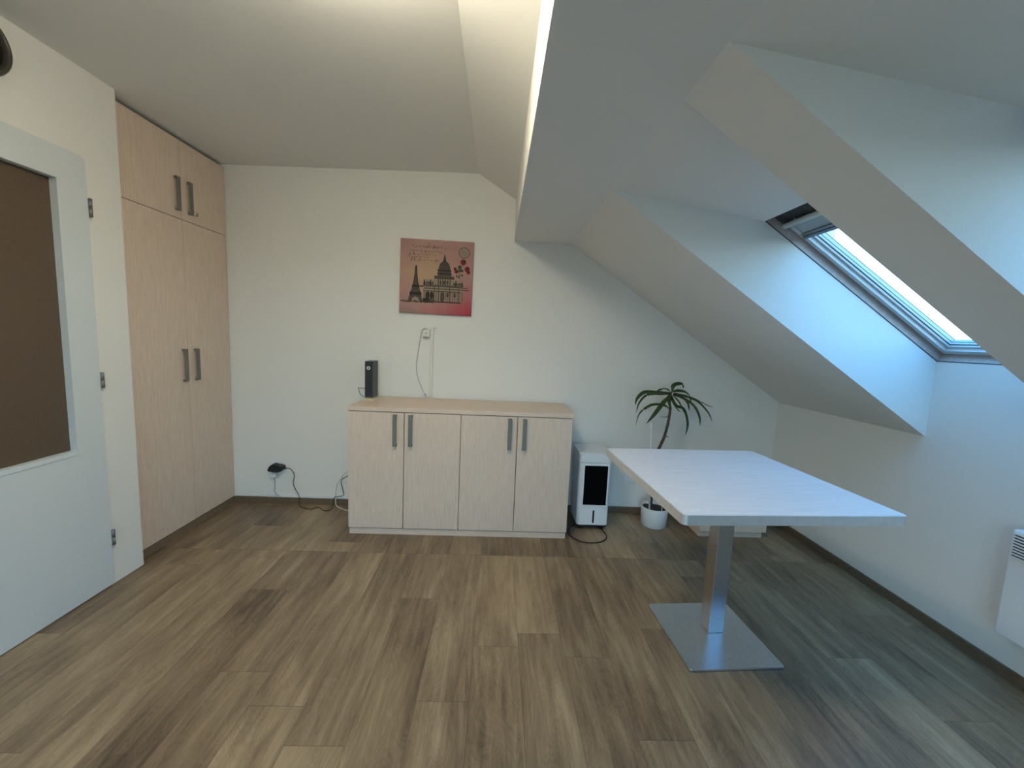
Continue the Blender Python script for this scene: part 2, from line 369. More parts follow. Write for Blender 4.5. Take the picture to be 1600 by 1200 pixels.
w3 = bpy.data.objects.new('rear_fill_window', None); C.objects.link(w3); w3.location = ((RX0 + RX1) / 2, YR - .07, RZ0); w3['kind'] = 'structure'  # unseen rear window, added to bring fill daylight from behind the camera
WM[w3.name] = Matrix.Translation(w3.location)
def bars(x0, x1, z0, z1, y0, y1, w):
    b = nb(); box(b, x0, x1, y0, y1, z0, z0 + w); box(b, x0, x1, y0, y1, z1 - w, z1); box(b, x0, x0 + w, y0, y1, z0 + w, z1 - w); box(b, x1 - w, x1, y0, y1, z0 + w, z1 - w)
    return b
obj('window_frame', bars(RX0, RX1, RZ0, RZ1, YR - .11, YR - .05, .04), M['sash_paint'], w3)
sh = obj('window_sash', bars(RX0 + .041, RX1 - .041, RZ0 + .041, RZ1 - .041, YR - .10, YR - .045, .05), M['sash_paint'], w3)
b = nb(); box(b, RX0 + .09, RX1 - .09, YR - .075, YR - .071, RZ0 + .09, RZ1 - .09); obj('pane', b, M['pane'], sh)

# ------------------------------------------------------------------ door in the left wall
dr = bpy.data.objects.new('door_1', None); C.objects.link(dr); dr.location = (XL, (DY0 + DY1) / 2, 0); dr['kind'] = 'structure'
WM[dr.name] = Matrix.Translation(dr.location)
GY0, GY1, GZ0, GZ1 = 1.312, 1.857, .718, 1.912
R_ = .028
def door_outline():
    pts = [(DY0, .006), (DY1, .006), (DY1, DZ - R_)]
    for i in range(1, 7):
        t = rad(90 * i / 6); pts.append((DY1 - R_ + R_ * math.cos(t), DZ - R_ + R_ * math.sin(t)))
    for i in range(0, 7):
        t = rad(90 + 90 * i / 6); pts.append((DY0 + R_ + R_ * math.cos(t), DZ - R_ + R_ * math.sin(t)))
    return pts
bm = nb()
X0, X1 = XL - .038, XL + .007
out = door_outline()
prism(bm, [(DY0, .006), (DY1, .006), (DY1, GZ0), (DY0, GZ0)], X0, X1, 'x')
prism(bm, [(GY1, GZ0), (DY1, GZ0), (DY1, GZ1), (GY1, GZ1)], X0, X1, 'x')
prism(bm, [(DY0, GZ0), (GY0, GZ0), (GY0, GZ1), (DY0, GZ1)], X0, X1, 'x')
prism(bm, [(DY0, GZ1)] + [(DY1, GZ1)] + out[2:], X0, X1, 'x')
leaf = obj('door_leaf', bm, M['door_paint'], dr)
bm = nb(); prism(bm, [(GY0 - .002, GZ0), (GY1 + .002, GZ0), (GY1 + .002, GZ1), (GY0 - .002, GZ1)], XL - .0265, XL - .0225, 'x'); obj('frosted_pane', bm, M['frosted'], leaf)
bm = nb()
for (a, b, c, d) in ((GY0 - .008, GY1 + .012, GZ0 - .012, GZ0 + .009), (GY0, GY1, GZ1 - .006, GZ1 + .004)):
    box(bm, XL - .0225, XL + .0105, a, b, c, d, .0015)
box(bm, XL - .0225, XL + .0085, GY1 - .004, GY1 + .003, GZ0, GZ1 - .006); box(bm, XL - .0225, XL + .0085, GY0 - .003, GY0 + .004, GZ0, GZ1 - .006)
obj('glazing_bead', bm, M['door_paint'], leaf)
for z0, z1 in ((1.785, 1.866), (.997, 1.072), (.205, .283)):
    bm = nb(); zm = (z0 + z1) / 2 + .001
    tube(bm, [(XL + .010, DY1 + .007, z0), (XL + .010, DY1 + .007, zm - .001)], .0075, 12, 0, 0)
    tube(bm, [(XL + .010, DY1 + .007, zm + .001), (XL + .010, DY1 + .007, z1)], .0075, 12, 0, 1)
    obj('hinge', bm, [M['handle'], M['blind_bar']], dr)
# hall behind the door
bm = nb(); box(bm, -3.0, -2.95, .6, 2.0, 0, 2.4); box(bm, -2.95, -2.07, .55, .6, 0, 2.4); box(bm, -2.95, -2.75, 1.95, 2.0, 0, 2.4)
box(bm, -2.95, -2.07, .6, 2.0, 2.36, 2.42); box(bm, -3.0, -2.75, .55, 2.0, -.08, 0); struct('wall_hall', bm, M['hall'])

# ------------------------------------------------------------------ ceiling lamp (just above the frame)
lx, ly, lz = LAMP
def emit(name, col, s):
    m = bpy.data.materials.new(name); m.use_nodes = True; b = m.node_tree.nodes['Principled BSDF']
    b.inputs['Base Color'].default_value = (.8, .8, .78, 1); b.inputs['Emission Color'].default_value = (*col, 1); b.inputs['Emission Strength'].default_value = s
    return m
LAMP_COL = (1.0, 0.92, 0.72); LAMP_STR = 47.0
zc_l = ZC + (lx - XW) * (ZK - ZC) / (XK - XW)
t = thing('ceiling_lamp', 'round opal ceiling lamp lighting the flat ceiling left of the beam', 'lamp', (lx, ly, zc_l))
bm = nb(); lathe(bm, [(0, zc_l - .002), (.06, zc_l - .002), (.06, zc_l - .03), (.012, zc_l - .035), (.012, lz + .07), (.04, lz + .055), (0, lz + .055)], lx, ly); obj('ceiling_rose', bm, M['handle'], t)
bm = nb(); lathe(bm, [(0, lz + .055), (.09, lz + .045), (.15, lz + .025), (.17, lz + .005), (.15, lz - .018), (.09, lz - .034), (0, lz - .040)], lx, ly); obj('lamp_shade', bm, emit('opal_glass', LAMP_COL, LAMP_STR), t)

# ------------------------------------------------------------------ furniture helpers
def bow_handle(x, y, z0, z1, nrm, side, parent):
    """flat bar handle with two square feet. nrm: outward axis ('-y' or '+x')"""
    b = nb(); w, d, tk = (.024, .027, .005) if nrm == '-y' else (.028, .019, .005)
    if nrm == '-y':
        box(b, x - w / 2, x + w / 2, y - d, y - d + tk, z0, z1, .0015)
        for z in (z0, z1 - .012): box(b, x - w / 2, x + w / 2, y - d + tk * .6, y + .0005, z, z + .012, .001)
    else:
        box(b, x + d - tk, x + d, y - w / 2, y + w / 2, z0, z1, .0015)
        for z in (z0, z1 - .012): box(b, x - .0005, x + d - tk * .6, y - w / 2, y + w / 2, z, z + .012, .001)
    return obj('handle', b, M['handle'], parent)

# wardrobe
WY0 = YLE + .008; WYD = 2.6132; WZ = 2.4038; WMID = 1.9448; WY1 = YB - .003; WB = .0476
t = thing('wardrobe', 'tall built-in birch wardrobe with four doors beside the white door wall', 'wardrobe', (XW - .3, (WY0 + WY1) / 2, 0))
bm = nb()
xb = XW - .019
box(bm, -2.60, xb - .001, WY0, WY0 + .018, WB, WZ); box(bm, -2.60, xb - .001, WY1 - .018, WY1, WB, WZ)
box(bm, -2.60, xb - .001, WYD - .009, WYD + .009, WB + .018, WZ - .018); box(bm, -2.60, xb - .001, WY0 + .018, WY1 - .018, WZ - .018, WZ)
box(bm, -2.60, xb - .001, WY0 + .018, WY1 - .018, WB, WB + .018); box(bm, -2.60, xb - .004, WY0 + .018, WY1 - .018, WMID - .009, WMID + .009)
box(bm, -2.61, -2.60, WY0, WY1, WB, WZ); obj('body', bm, M['laminate'], t)
bm = nb(); box(bm, -2.60, XW - .001, WY0, WY1, 0, WB - .003); obj('plinth', bm, noisy('plinth_oak', (0.16, 0.11, 0.066), (0.24, 0.165, 0.10), 30, 0.5, 0.05, stretch=(1, 1, 10)), t)
g = .0016
for (ya, yb_, hy) in ((WY0, WYD, WYD - .037), (WYD, WY1, WYD + .062)):
    for (za, zb) in ((WB, WMID), (WMID, WZ)):
        bm = nb(); box(bm, xb, XW, ya + g, yb_ - g, za + g, zb - g, .0012, 1); dd = obj('door', bm, M['laminate'], t)
        up = za > 1
        bow_handle(XW, hy, *((1.99, 2.182) if up else (.963, 1.165)), '+x', 1, dd)
        if up and hy > WYD:
            bm = nb(); mt = Matrix.Translation((XW, hy + .037, 2.004)) @ Matrix.Rotation(rad(90), 4, 'Y')
            lathe(bm, [(0, 0), (.009, 0), (.009, .006), (.004, .007), (.004, .016), (0, .016)], 0, 0, 16, mat=mt)
            box(bm, XW + .012, XW + .028, hy + .035, hy + .039, 1.992, 2.014, .001); obj('key', bm, principled('bright_key', (.75, .7, .6), .25, 1), dd)

# sideboard
SX0, SX1, SY0, SZ = -.9345, .5030, 2.5526, .85
t = thing('sideboard', 'low birch sideboard with four doors under the picture on the back wall', 'sideboard', ((SX0 + SX1) / 2, 2.78, 0))
ST = .028; SP = .044
bm = nb(); fy = SY0 + .006
box(bm, SX0, SX0 + .018, fy + .02, YB - .018, SP, SZ - ST); box(bm, SX1 - .018, SX1, fy + .02, YB - .018, SP, SZ - ST)
xm = -.219
box(bm, xm - .009, xm + .009, fy + .02, YB - .018, SP, SZ - ST)
box(bm, SX0 + .018, SX1 - .018, fy + .02, YB - .018, SP, SP + .018); box(bm, SX0, SX1, YB - .018, YB - .0155, SP, SZ - ST)
obj('body', bm, M['laminate'], t)
bm = nb(); box(bm, SX0 - .001, SX1 + .004, SY0, YB - .0155, SZ - ST, SZ, .0015); obj('top', bm, M['laminate_h'], t)
bm = nb(); box(bm, SX0 + .006, SX1 - .006, fy + .008, YB - .02, 0, SP - .004, .001); obj('plinth', bm, M['laminate_h'], t)
xs = [SX0, -.5795, -.219, .145, SX1]
hx = [-.636, -.5375, .0945, .1895]
for i in range(4):
    bm = nb(); box(bm, xs[i] + .002, xs[i + 1] - .002, fy, fy + .018, SP + .002, SZ - ST - .004, .0012, 1)
    dd = obj('door', bm, M['laminate'], t); bow_handle(hx[i], fy, .603, .806, '-y', 1, dd)

# low cabinet in the corner behind the table
t = thing('low_cabinet', 'low birch cabinet standing by the back wall behind the table', 'cabinet', (1.676, 2.83, 0))
bm = nb(); box(bm, 1.440, 1.914, 2.640, 2.985, .045, .36, .002); obj('body', bm, M['laminate'], t)
bm = nb(); box(bm, 1.450, 1.902, 2.652, 2.98, 0, .045, .001); obj('plinth', bm, M['laminate_h'], t)
bm = nb(); box(bm, 1.434, 1.920, 2.632, 2.988, .361, .385, .002); obj('top', bm, M['laminate_h'], t)
bm = nb(); box(bm, 1.444, 1.910, 2.622, 2.6395, .05, .355, .001); obj('door', bm, M['laminate'], t)

# table
TX, TY, TA, TW, TL, TZ = 1.0257, 1.6953, rad(2.99), .8248, .822, .7608
t = thing('table', 'square pale laminate table with metal edge on a single steel column', 'table', (TX, TY, 0), TA)
RT = WM[t.name]
def loc(bm): bmesh.ops.transform(bm, matrix=RT, verts=bm.verts); return bm
hw, hl = TW / 2, TL / 2
bm = nb(); prism(bm, rrect(-hw + .004, hw - .004, -hl + .004, hl - .004, .016), TZ - .034, TZ, 'z'); obj('tabletop', loc(bm), M['table_top'], t)
bm = nb()
o1 = rrect(-hw, hw, -hl, hl, .020); o0 = rrect(-hw + .0045, hw - .0045, -hl + .0045, hl - .0045, .0155)
n_ = len(o1); za, zb = TZ - .036, TZ - .0015
V = [[bm.verts.new((p[0], p[1], z)) for p in o] for o, z in ((o1, za), (o1, zb), (o0, zb), (o0, za))]
for a in range(4):
    A, B = V[a], V[(a + 1) % 4]
    for i in range(n_):
        j = (i + 1) % n_; bm.faces.new((A[i], A[j], B[j], B[i]))
obj('edge_band', loc(bm), M['alu'], t)
cxo, cyo, ch = .026, .030, .036
bm = nb(); box(bm, cxo - ch, cxo + ch, cyo - ch, cyo + ch, .012, TZ - .042, .002); obj('column', loc(bm), M['steel'], t)
bm = nb(); box(bm, cxo - .2, cxo + .2, cyo - .2, cyo + .2, TZ - .042, TZ - .0365, .001); box(bm, cxo - .25, cxo + .25, cyo - .02, cyo + .02, TZ - .055, TZ - .042, .001); obj('mounting_plate', loc(bm), M['seal'], t)
bm = nb(); prism(bm, rrect(-.2065, .2065, -.207, .207, .012), .003, .011, 'z'); es = [e for e in bm.edges if all(v.co.z > .0109 for v in e.verts)]
bmesh.ops.bevel(bm, geom=es, offset=.0025, segments=2, affect='EDGES'); obj('base_plate', loc(bm), M['plate'], t)
for sx in (-1, 1):
    for sy in (-1, 1): bm = nb(); lathe(bm, [(0, 0), (.016, 0), (.016, .003), (0, .003)], sx * .17, sy * .17, 16); obj('glide', loc(bm), M['seal'], t)

# ------------------------------------------------------------------ picture on the back wall
PX0, PX1, PZ0, PZ1 = -.7235, -.2045, 1.4675, 1.9885
PY = YB - .022
t = thing('canvas_picture', 'square pink canvas print of a tower, domed building and roses on the back wall', 'picture', ((PX0 + PX1) / 2, YB - .003, (PZ0 + PZ1) / 2))
mt = Matrix.Translation(t.location) @ Matrix.Rotation(rad(.6), 4, 'Y') @ Matrix.Translation(t.location).inverted()
m = principled('canvas_print', (.5, .3, .28), .8)
tc = N(m, 'ShaderNodeTexCoord'); sp = N(m, 'ShaderNodeSeparateXYZ'); L(m, tc.outputs['Object'], sp.inputs[0])
U = math_node(m, 'ADD', math_node(m, 'DIVIDE', sp.outputs[0], .52), .5); V_ = math_node(m, 'ADD', math_node(m, 'DIVIDE', sp.outputs[2], .52), .5)
no = N(m, 'ShaderNodeTexNoise'); no.inputs['Scale'].default_value = 9; no.inputs['Detail'].default_value = 5; L(m, tc.outputs['Object'], no.inputs['Vector'])
nn = math_node(m, 'MULTIPLY_ADD', no.outputs[0], .5, -.25)
# centre tan, rosy margins, red lower right, grey-brown lower left
dd_ = math_node(m, 'ADD', math_node(m, 'ABSOLUTE', math_node(m, 'SUBTRACT', U, .38)), math_node(m, 'ABSOLUTE', math_node(m, 'SUBTRACT', V_, .58)))
base = ramp(m, math_node(m, 'ADD', dd_, nn), [(.1, (.47, .31, .20)), (.35, (.45, .27, .21)), (.7, (.40, .22, .20))])
redf = math_node(m, 'ADD', math_node(m, 'SUBTRACT', math_node(m, 'MULTIPLY', U, 1.1), math_node(m, 'MULTIPLY', V_, 2.2)), nn); redf.node.use_clamp = True
mx = N(m, 'ShaderNodeMix', data_type='RGBA'); L(m, redf, mx.inputs[0]); L(m, base, mx.inputs[6]); mx.inputs[7].default_value = (.42, .045, .07, 1)
gf = math_node(m, 'SUBTRACT', .45, math_node(m, 'ADD', math_node(m, 'MULTIPLY', V_, 3.2), math_node(m, 'MULTIPLY', U, .9))); gf.node.use_clamp = True
gf2 = math_node(m, 'MULTIPLY', gf, 2.0); gf2.node.use_clamp = True
mx2 = N(m, 'ShaderNodeMix', data_type='RGBA'); L(m, gf2, mx2.inputs[0]); L(m, mx.outputs[2], mx2.inputs[6]); mx2.inputs[7].default_value = (.22, .16, .13, 1)
L(m, mx2.outputs[2], m.node_tree.nodes['Principled BSDF'].inputs['Base Color'])
bm = nb(); box(bm, PX0, PX1, PY, YB - .002, PZ0, PZ1, .002); bmesh.ops.transform(bm, matrix=mt, verts=bm.verts); obj('canvas', bm, m, t)
INK = principled('print_ink', (.028, .021, .019), .8); INK2 = principled('print_grey', (.095, .072, .058), .8); PALE = principled('print_pale', (.30, .23, .165), .8)
ROSE = principled('print_rose', (.20, .018, .022), .8); GRN = principled('print_green', (.055, .07, .04), .8); PINK = principled('print_wash', (.45, .17, .18), .8)
bm = nb(); lay = [0.0]
def pt(x, y):   # crop pixels of the print to canvas
    return (PX0 + (x - 180) / 800 * .519, PZ1 - (y - 175) / 822 * .521)
def poly(pts, mi):
    lay[0] += .00001
    q = [pt(*p) for p in pts]
    f = bm.faces.new([bm.verts.new((a, PY - .0004 - lay[0], b)) for a, b in q]); f.material_index = mi
def rct(x0, y0, x1, y1, mi): poly([(x0, y0), (x1, y0), (x1, y1), (x0, y1)], mi)
def ell(cx, cy, rx, ry, mi, n=20, a0=0, a1=360): poly([(cx + rx * math.cos(rad(a0 + (a1 - a0) * i / n)), cy + ry * math.sin(rad(a0 + (a1 - a0) * i / n))) for i in range(n + (a1 - a0 != 360))], mi)
def stroke(pts, w, mi):
    for (xa, ya), (xb_, yb2) in zip(pts, pts[1:]):
        dx, dy = xb_ - xa, yb2 - ya; l = math.hypot(dx, dy) or 1; nx, ny = -dy / l * w / 2, dx / l * w / 2
        poly([(xa + nx, ya + ny), (xb_ + nx, yb2 + ny), (xb_ - nx, yb2 - ny), (xa - nx, ya - ny)], mi)
# ground, tower
rct(200, 858, 560, 872, 1); 
for x in range(205, 560, 18): ell(x, 866 + random.uniform(-9, 9), random.uniform(8, 20), random.uniform(5, 11), random.choice((0, 1)), 8)
for x in range(215, 300, 16): rct(x, 800 + random.uniform(-10, 15), x + 8, 858, 2 if x % 32 else 1)
prof = [(465, 5), (500, 9), (560, 13), (620, 20), (680, 31), (685, 38), (700, 38), (705, 36), (760, 52), (765, 64), (785, 64), (790, 60), (860, 78)]
for (ya, wa), (yb2, wb) in zip(prof, prof[1:]): poly([(357 - wa, ya), (357 + wa, ya), (357 + wb, yb2), (357 - wb, yb2)], 0 if ya in (465, 685, 765) else 1)
for (ya, wa), (yb2, wb) in zip(prof[:-1], prof[1:]):
    stroke([(357 - wa, ya), (357 - wb, yb2)], 6, 0); stroke([(357 + wa, ya), (357 + wb, yb2)], 6, 0)
    stroke([(357 - wa, ya), (357 + wb, yb2)], 4, 0); stroke([(357 + wa, ya), (357 - wb, yb2)], 4, 0)
ell(357, 862, 42, 50, 2, 14, 180, 360); ell(357, 862, 22, 12, 1, 12, 180, 360)
# domed building
rct(440, 610, 870, 860, 2); rct(560, 575, 775, 700, 2)
poly([(595, 590), (600, 500), (618, 440), (645, 410), (670, 400), (695, 410), (722, 440), (740, 500), (750, 590)], 1)
for k in range(-3, 4): stroke([(668 + k * 8, 405), (668 + k * 17, 440), (668 + k * 22, 500), (668 + k * 23, 560)], 5, 0)
rct(655, 365, 682, 405, 0); poly([(650, 405), (668, 320), (686, 405)], 0); ell(668, 380, 16, 14, 1, 12)
rct(588, 500, 745, 512, 0); rct(560, 565, 778, 592, 1); rct(556, 590, 782, 598, 0); rct(585, 535, 750, 545, 0)
for x in (600, 625, 650, 678, 705, 730): rct(x, 600, x + 9, 668, 1 if x % 2 else 0)
for x in (630, 668, 706): ell(x, 640, 13, 24, 1, 12)
rct(440, 668, 880, 682, 1); rct(440, 684, 935, 690, 0); rct(452, 705, 870, 716, 1); rct(445, 735, 860, 742, 0); rct(440, 852, 860, 864, 0)
for x in (452, 520, 800, 868): poly([(x - 12, 668), (x - 6, 630), (x, 600 if x in (520, 800) else 620), (x + 7, 632), (x + 13, 668)], 0)
for x in (480, 500, 545, 780, 825, 845): ell(x, 650, 11, 16, 1, 10)
for x in range(452, 870, 26):
    rct(x, 742, x + 7, 852, 1)
for x in (490, 535): ell(x, 790, 22, 46, 0, 14)
ell(655, 800, 22, 54, 0, 14); ell(655, 800, 12, 44, 1, 14)
for x in (712, 790): ell(x, 775, 13, 24, 0, 12)
ell(480, 838, 44, 22, 0, 12); ell(545, 842, 30, 16, 1, 12)
for y in (770, 800, 828): rct(700, y, 860, y + 4, 5)
for x in (560, 610, 730, 830): rct(x, 690, x + 6, 852, 0)
rct(400, 680, 440, 700, 1); rct(870, 706, 945, 718, 1)
stroke([(872, 640), (872, 700)], 7, 1)
# postmark ring and roses
for i in range(24):
    a, b = rad(15 * i), rad(15 * (i + 1)); stroke([(880 + 58 * math.cos(a), 298 + 58 * math.sin(a)), (880 + 58 * math.cos(b), 298 + 58 * math.sin(b))], 7, 1)
ell(880, 298, 50, 50, 2); stroke([(850, 280), (905, 300), (880, 330)], 3, 1)
for cx, cy, r in ((873, 402, 32), (918, 478, 30), (932, 510, 22), (785, 480, 18), (800, 508, 22)): 
    ell(cx, cy, r, r * 1.05, 3); ell(cx + r * .2, cy - r * .15, r * .45, r * .4, 0, 10)
for cx, cy, rx, ry in ((835, 460, 22, 24), (855, 495, 24, 16), (825, 500, 20, 14), (830, 565, 8, 22), (862, 548, 16, 10), (806, 560, 8, 16)): ell(cx, cy, rx, ry, 4, 10)
stroke([(873, 432), (850, 470), (840, 520), (828, 580)], 5, 4)
# script lines
for (x0, x1, y) in ((300, 640, 250), (330, 700, 262), (290, 640, 300), (400, 640, 315), (280, 560, 345), (280, 480, 372), (300, 620, 405)):
    x = x0
    while x < x1:
        l = random.uniform(10, 34); pts = [(x + l * i / 4, y + random.uniform(-9, 9)) for i in range(5)]
        stroke(pts, random.uniform(2.2, 4), random.choice((0, 1, 1))); x += l + random.uniform(4, 26)
for x, y in ((490, 240), (545, 255), (330, 330), (340, 385), (310, 400), (285, 345), (575, 410)): stroke([(x - 6, y + 22), (x + 4, y - 20)], 5, 0)
for y in (255, 262, 380): stroke([(690, y), (830, y + 6)], 2.5, 5)
bmesh.ops.transform(bm, matrix=mt, verts=bm.verts)
obj('print', bm, [INK, INK2, PALE, ROSE, GRN, PINK], t)

# ------------------------------------------------------------------ things on the back wall
# vertical cable duct above the sideboard
t = tag(obj('cable_duct', prism(prism(nb(), rrect(-.499, -.477, YB - .014, YB, .003, 3), .86, 1.372, 'z'), rrect(-.497, -.448, YB - .010, YB - .006, .0015, 2), 1.366, 1.372, 'z'), M['cream_plastic']),
        'thin white vertical cable duct on the back wall under the picture', 'cable duct')
t = thing('aerial_socket', 'small cream wall socket left of the top of the cable duct', 'socket', (-.528, YB, 1.33))
bm = nb(); box(bm, -.550, -.503, YB - .024, YB, 1.300, 1.355, .004, 2, mat=None); obj('housing', bm, M['cream_plastic'], t)
bm = nb(); mt2 = Matrix.Translation((-.527, YB - .024, 1.327)) @ Matrix.Rotation(rad(90), 4, 'X'); lathe(bm, [(0, 0), (.004, 0), (.004, .002), (0, .002)], 0, 0, 12, mat=mt2)
obj('screw', bm, M['seal'], t); bm = nb(); box(bm, -.548, -.512, YB - .023, YB - .002, 1.2965, 1.3005); obj('bottom_lip', bm, M['seal'], t)
t = thing('aerial_cable', 'white cable hanging from the small cream socket down behind the sideboard', 'cable', (-.54, YB - .02, .87))
bm = nb(); tube(bm, [(-.520, YB - .012, 1.352), (-.540, YB - .016, 1.362), (-.562, YB - .015, 1.340), (-.572, YB - .012, 1.280), (-.588, YB - .010, 1.18), (-.598, YB - .010, 1.08), (-.585, YB - .012, 1.00), (-.552, YB - .014, .92), (-.534, YB - .016, .888)], .0030); obj('lead', bm, M['cord_grey'], t)
bm = nb(); tube(bm, [(-.534, YB - .016, .892), (-.522, YB - .018, .862)], .0085, 10, 0); obj('connector', bm, M['white_plastic'], t)
bm = nb(); tube(bm, [(-.5262, YB - .029, .880), (-.5262, YB - .024, .880)], .004, 10, 0); obj('connector_hole', bm, M['seal'], t)

# left socket with adapter
def socket_plate(name, label, x, z, w=.082):
    t = thing(name, label, 'socket', (x, YB, z))
    b = nb(); prism(b, [(p[0], p[1]) for p in rrect(x - w / 2, x + w / 2, z - w / 2, z + w / 2, .008, 4)], YB - .010, YB, 'y'); obj('plate', b, M['white_plastic'], t)
    b = nb(); mtx = Matrix.Translation((x, YB - .010, z)) @ Matrix.Rotation(rad(90), 4, 'X')
    lathe(b, [(.031, 0), (.031, .005), (.022, .006), (.021, -.006), (0, -.006)], 0, 0, 32, mat=mtx); obj('socket_well', b, M['white_plastic'], t)
    b = nb()
    for dx in (-.0095, .0095):
        mm = Matrix.Translation((x + dx, YB - .004, z)) @ Matrix.Rotation(rad(90), 4, 'X'); lathe(b, [(0, .0), (.003, 0), (.003, .0006), (0, .0006)], 0, 0, 12, mat=mm)
    tube(b, [(x, YB - .004, z + .012), (x, YB - .018, z + .012)], .0024, 8, 0); obj('contact', b, M['seal'], t)
    return t
socket_plate('wall_socket', 'white wall socket holding the black adapter beside the wardrobe', -1.632, .285)
socket_plate('wall_socket', 'white wall socket between the air cooler and the plant pot', 1.066, .283)
t = thing('power_adapter', 'black plug-in power adapter on the back wall with a thin black lead', 'adapter', (-1.62, YB - .04, .28))
bm = nb()
pts = [(-1.668, .274), (-1.664, .262), (-1.60, .257), (-1.572, .262), (-1.555, .280), (-1.556, .302), (-1.575, .306), (-1.60, .307), (-1.618, .318), (-1.632, .318), (-1.655, .300)]
prism(bm, pts, YB - .060, YB - .011, 'y'); bmesh.ops.bevel(bm, geom=bm.edges[:], offset=.003, segments=2, affect='EDGES'); obj('housing', bm, M['black_plastic'], t)
bm = nb(); tube(bm, [(-1.558, YB - .036, .285), (-1.535, YB - .036, .284)], [.006, .0032], 10, 0)
tube(bm, [(-1.540, 2.978, .284), (-1.515, 2.980, .282), (-1.494, 2.984, .255), (-1.485, 2.984, .223), (-1.495, 2.984, .174), (-1.482, 2.984, .129), (-1.459, 2.984, .085), (-1.450, 2.984, .055), (-1.449, 2.978, .012), (-1.425, 2.955, .0035),
          (-1.360, 2.912, .0035), (-1.324, 2.914, .0035), (-1.305, 2.942, .0035), (-1.284, 2.940, .0035), (-1.238, 2.897, .0035), (-1.202, 2.889, .0035), (-1.188, 2.923, .0035), (-1.196, 2.972, .010), (-1.193, 2.984, .063),
          (-1.160, 2.984, .074), (-1.122, 2.984, .090), (-1.131, 2.984, .145), (-1.140, 2.984, .195), (-1.102, 2.984, .231), (-.96, 2.995, .30)], .0027, 8, 6)
obj('lead', bm, M['black_plastic'], t)
t = thing('white_plug', 'small white plug with a cable under the black adapter', 'plug', (-1.637, YB - .02, .225))
bm = nb(); prism(bm, [(-1.660, .244), (-1.664, .222), (-1.650, .208), (-1.628, .208), (-1.615, .222), (-1.618, .244)], YB - .034, YB - .002, 'y'); bmesh.ops.bevel(bm, geom=bm.edges[:], offset=.003, segments=2, affect='EDGES'); obj('housing', bm, M['white_plastic'], t)
bm = nb(); tube(bm, [(-1.640, YB - .018, .210), (-1.638, YB - .014, .15), (-1.643, YB - .012, .10), (-1.630, YB - .012, .075), (-1.606, YB - .0095, .056), (-1.597, YB - .012, .058)], .0034); obj('lead', bm, M['cord_grey'], t)
# white leads left of the sideboard
bm = nb(); tube(bm, [(-.96, 3.000, .33), (-1.102, 2.998, .265), (-1.140, 2.998, .224), (-1.173, 2.998, .174), (-1.186, 2.998, .113), (-1.188, 2.998, .058), (-1.180, 2.985, .012), (-1.160, 2.965, .004), (-1.128, 2.938, .004), (-1.075, 2.908, .004), (-.99, 2.885, .004), (-.950, 2.88, .004)], .0032)
tag(obj('white_cable', bm, M['cream_plastic']), 'white cable looping to the floor at the left end of the sideboard', 'cable')

# ------------------------------------------------------------------ router on the sideboard
rx0, rx1, ry0, ry1, rz0, rz1 = -.912, -.858, 2.815, 2.940, SZ + .016, 1.118
t = thing('router', 'black upright router with a white round emblem at the left end of the sideboard', 'router', (-.885, 2.88, SZ))
bm = nb(); prism(bm, rrect(rx0, rx1, ry0, ry1, .003, 3), rz0, rz1, 'z'); obj('housing', bm, M['grey_plastic'], t)
bm = nb(); prism(bm, rrect(rx0 + .002, rx1 - .002, ry0 - .003, ry0 - .0002, .0012, 2), rz0 + .012, rz1 - .003, 'z'); obj('front_panel', bm, M['black_plastic'], t)
ex, ez = -.886, 1.072
bm = nb(); mtx = Matrix.Translation((ex, ry0 - .003, ez)) @ Matrix.Rotation(rad(90), 4, 'X'); lathe(bm, [(0, 0), (.0125, 0), (.0125, .0008), (0, .0008)], 0, 0, 32, mat=mtx)
o = obj('emblem', bm, principled('emblem_white', (.82, .82, .82), .4), t)
bm = nb(); pts = []
for i in range(18): a = rad(20 * i); pts.append((ex + .0005 + .0055 * math.cos(a), ez - .001 + .0055 * math.sin(a)))
prism(bm, pts, ry0 - .0046, ry0 - .0039, 'y'); prism(bm, [(ex - .005, ez), (ex - .0035, ez + .005), (ex + .004, ez + .010), (ex + .0055, ez + .0085), (ex + .001, ez + .004)], ry0 - .00455, ry0 - .0040, 'y')
obj('emblem_mark', bm, M['black_plastic'], o)
bm = nb(); prism(bm, rrect(rx0 - .018, rx1 + .004, ry0 - .012, ry1 + .01, .008, 4), SZ, SZ + .005, 'z'); obj('base', bm, principled('clear_stand', (.75, .73, .62), .25), t)
bm = nb(); box(bm, rx0 + .010, rx1 - .004, ry0 - .002, ry1 - .02, SZ + .005, SZ + .0155, .002); obj('foot', bm, M['gold'], t)
bm = nb(); tube(bm, [(rx0 - .003, 2.90, .915), (-.935, 2.90, .918), (-.985, 2.905, .918), (-1.005 + .02, 2.915, .905), (-.985, 2.925, .885), (-.975, 2.93, .865), (-.955, 2.935, SZ + .003), (-.93, 2.96, SZ + .003), (-.925, 2.985, SZ + .003)], .0026)
tag(obj('router_cable', bm, M['handle']), 'short thin grey lead curling from the router onto the sideboard top', 'cable')

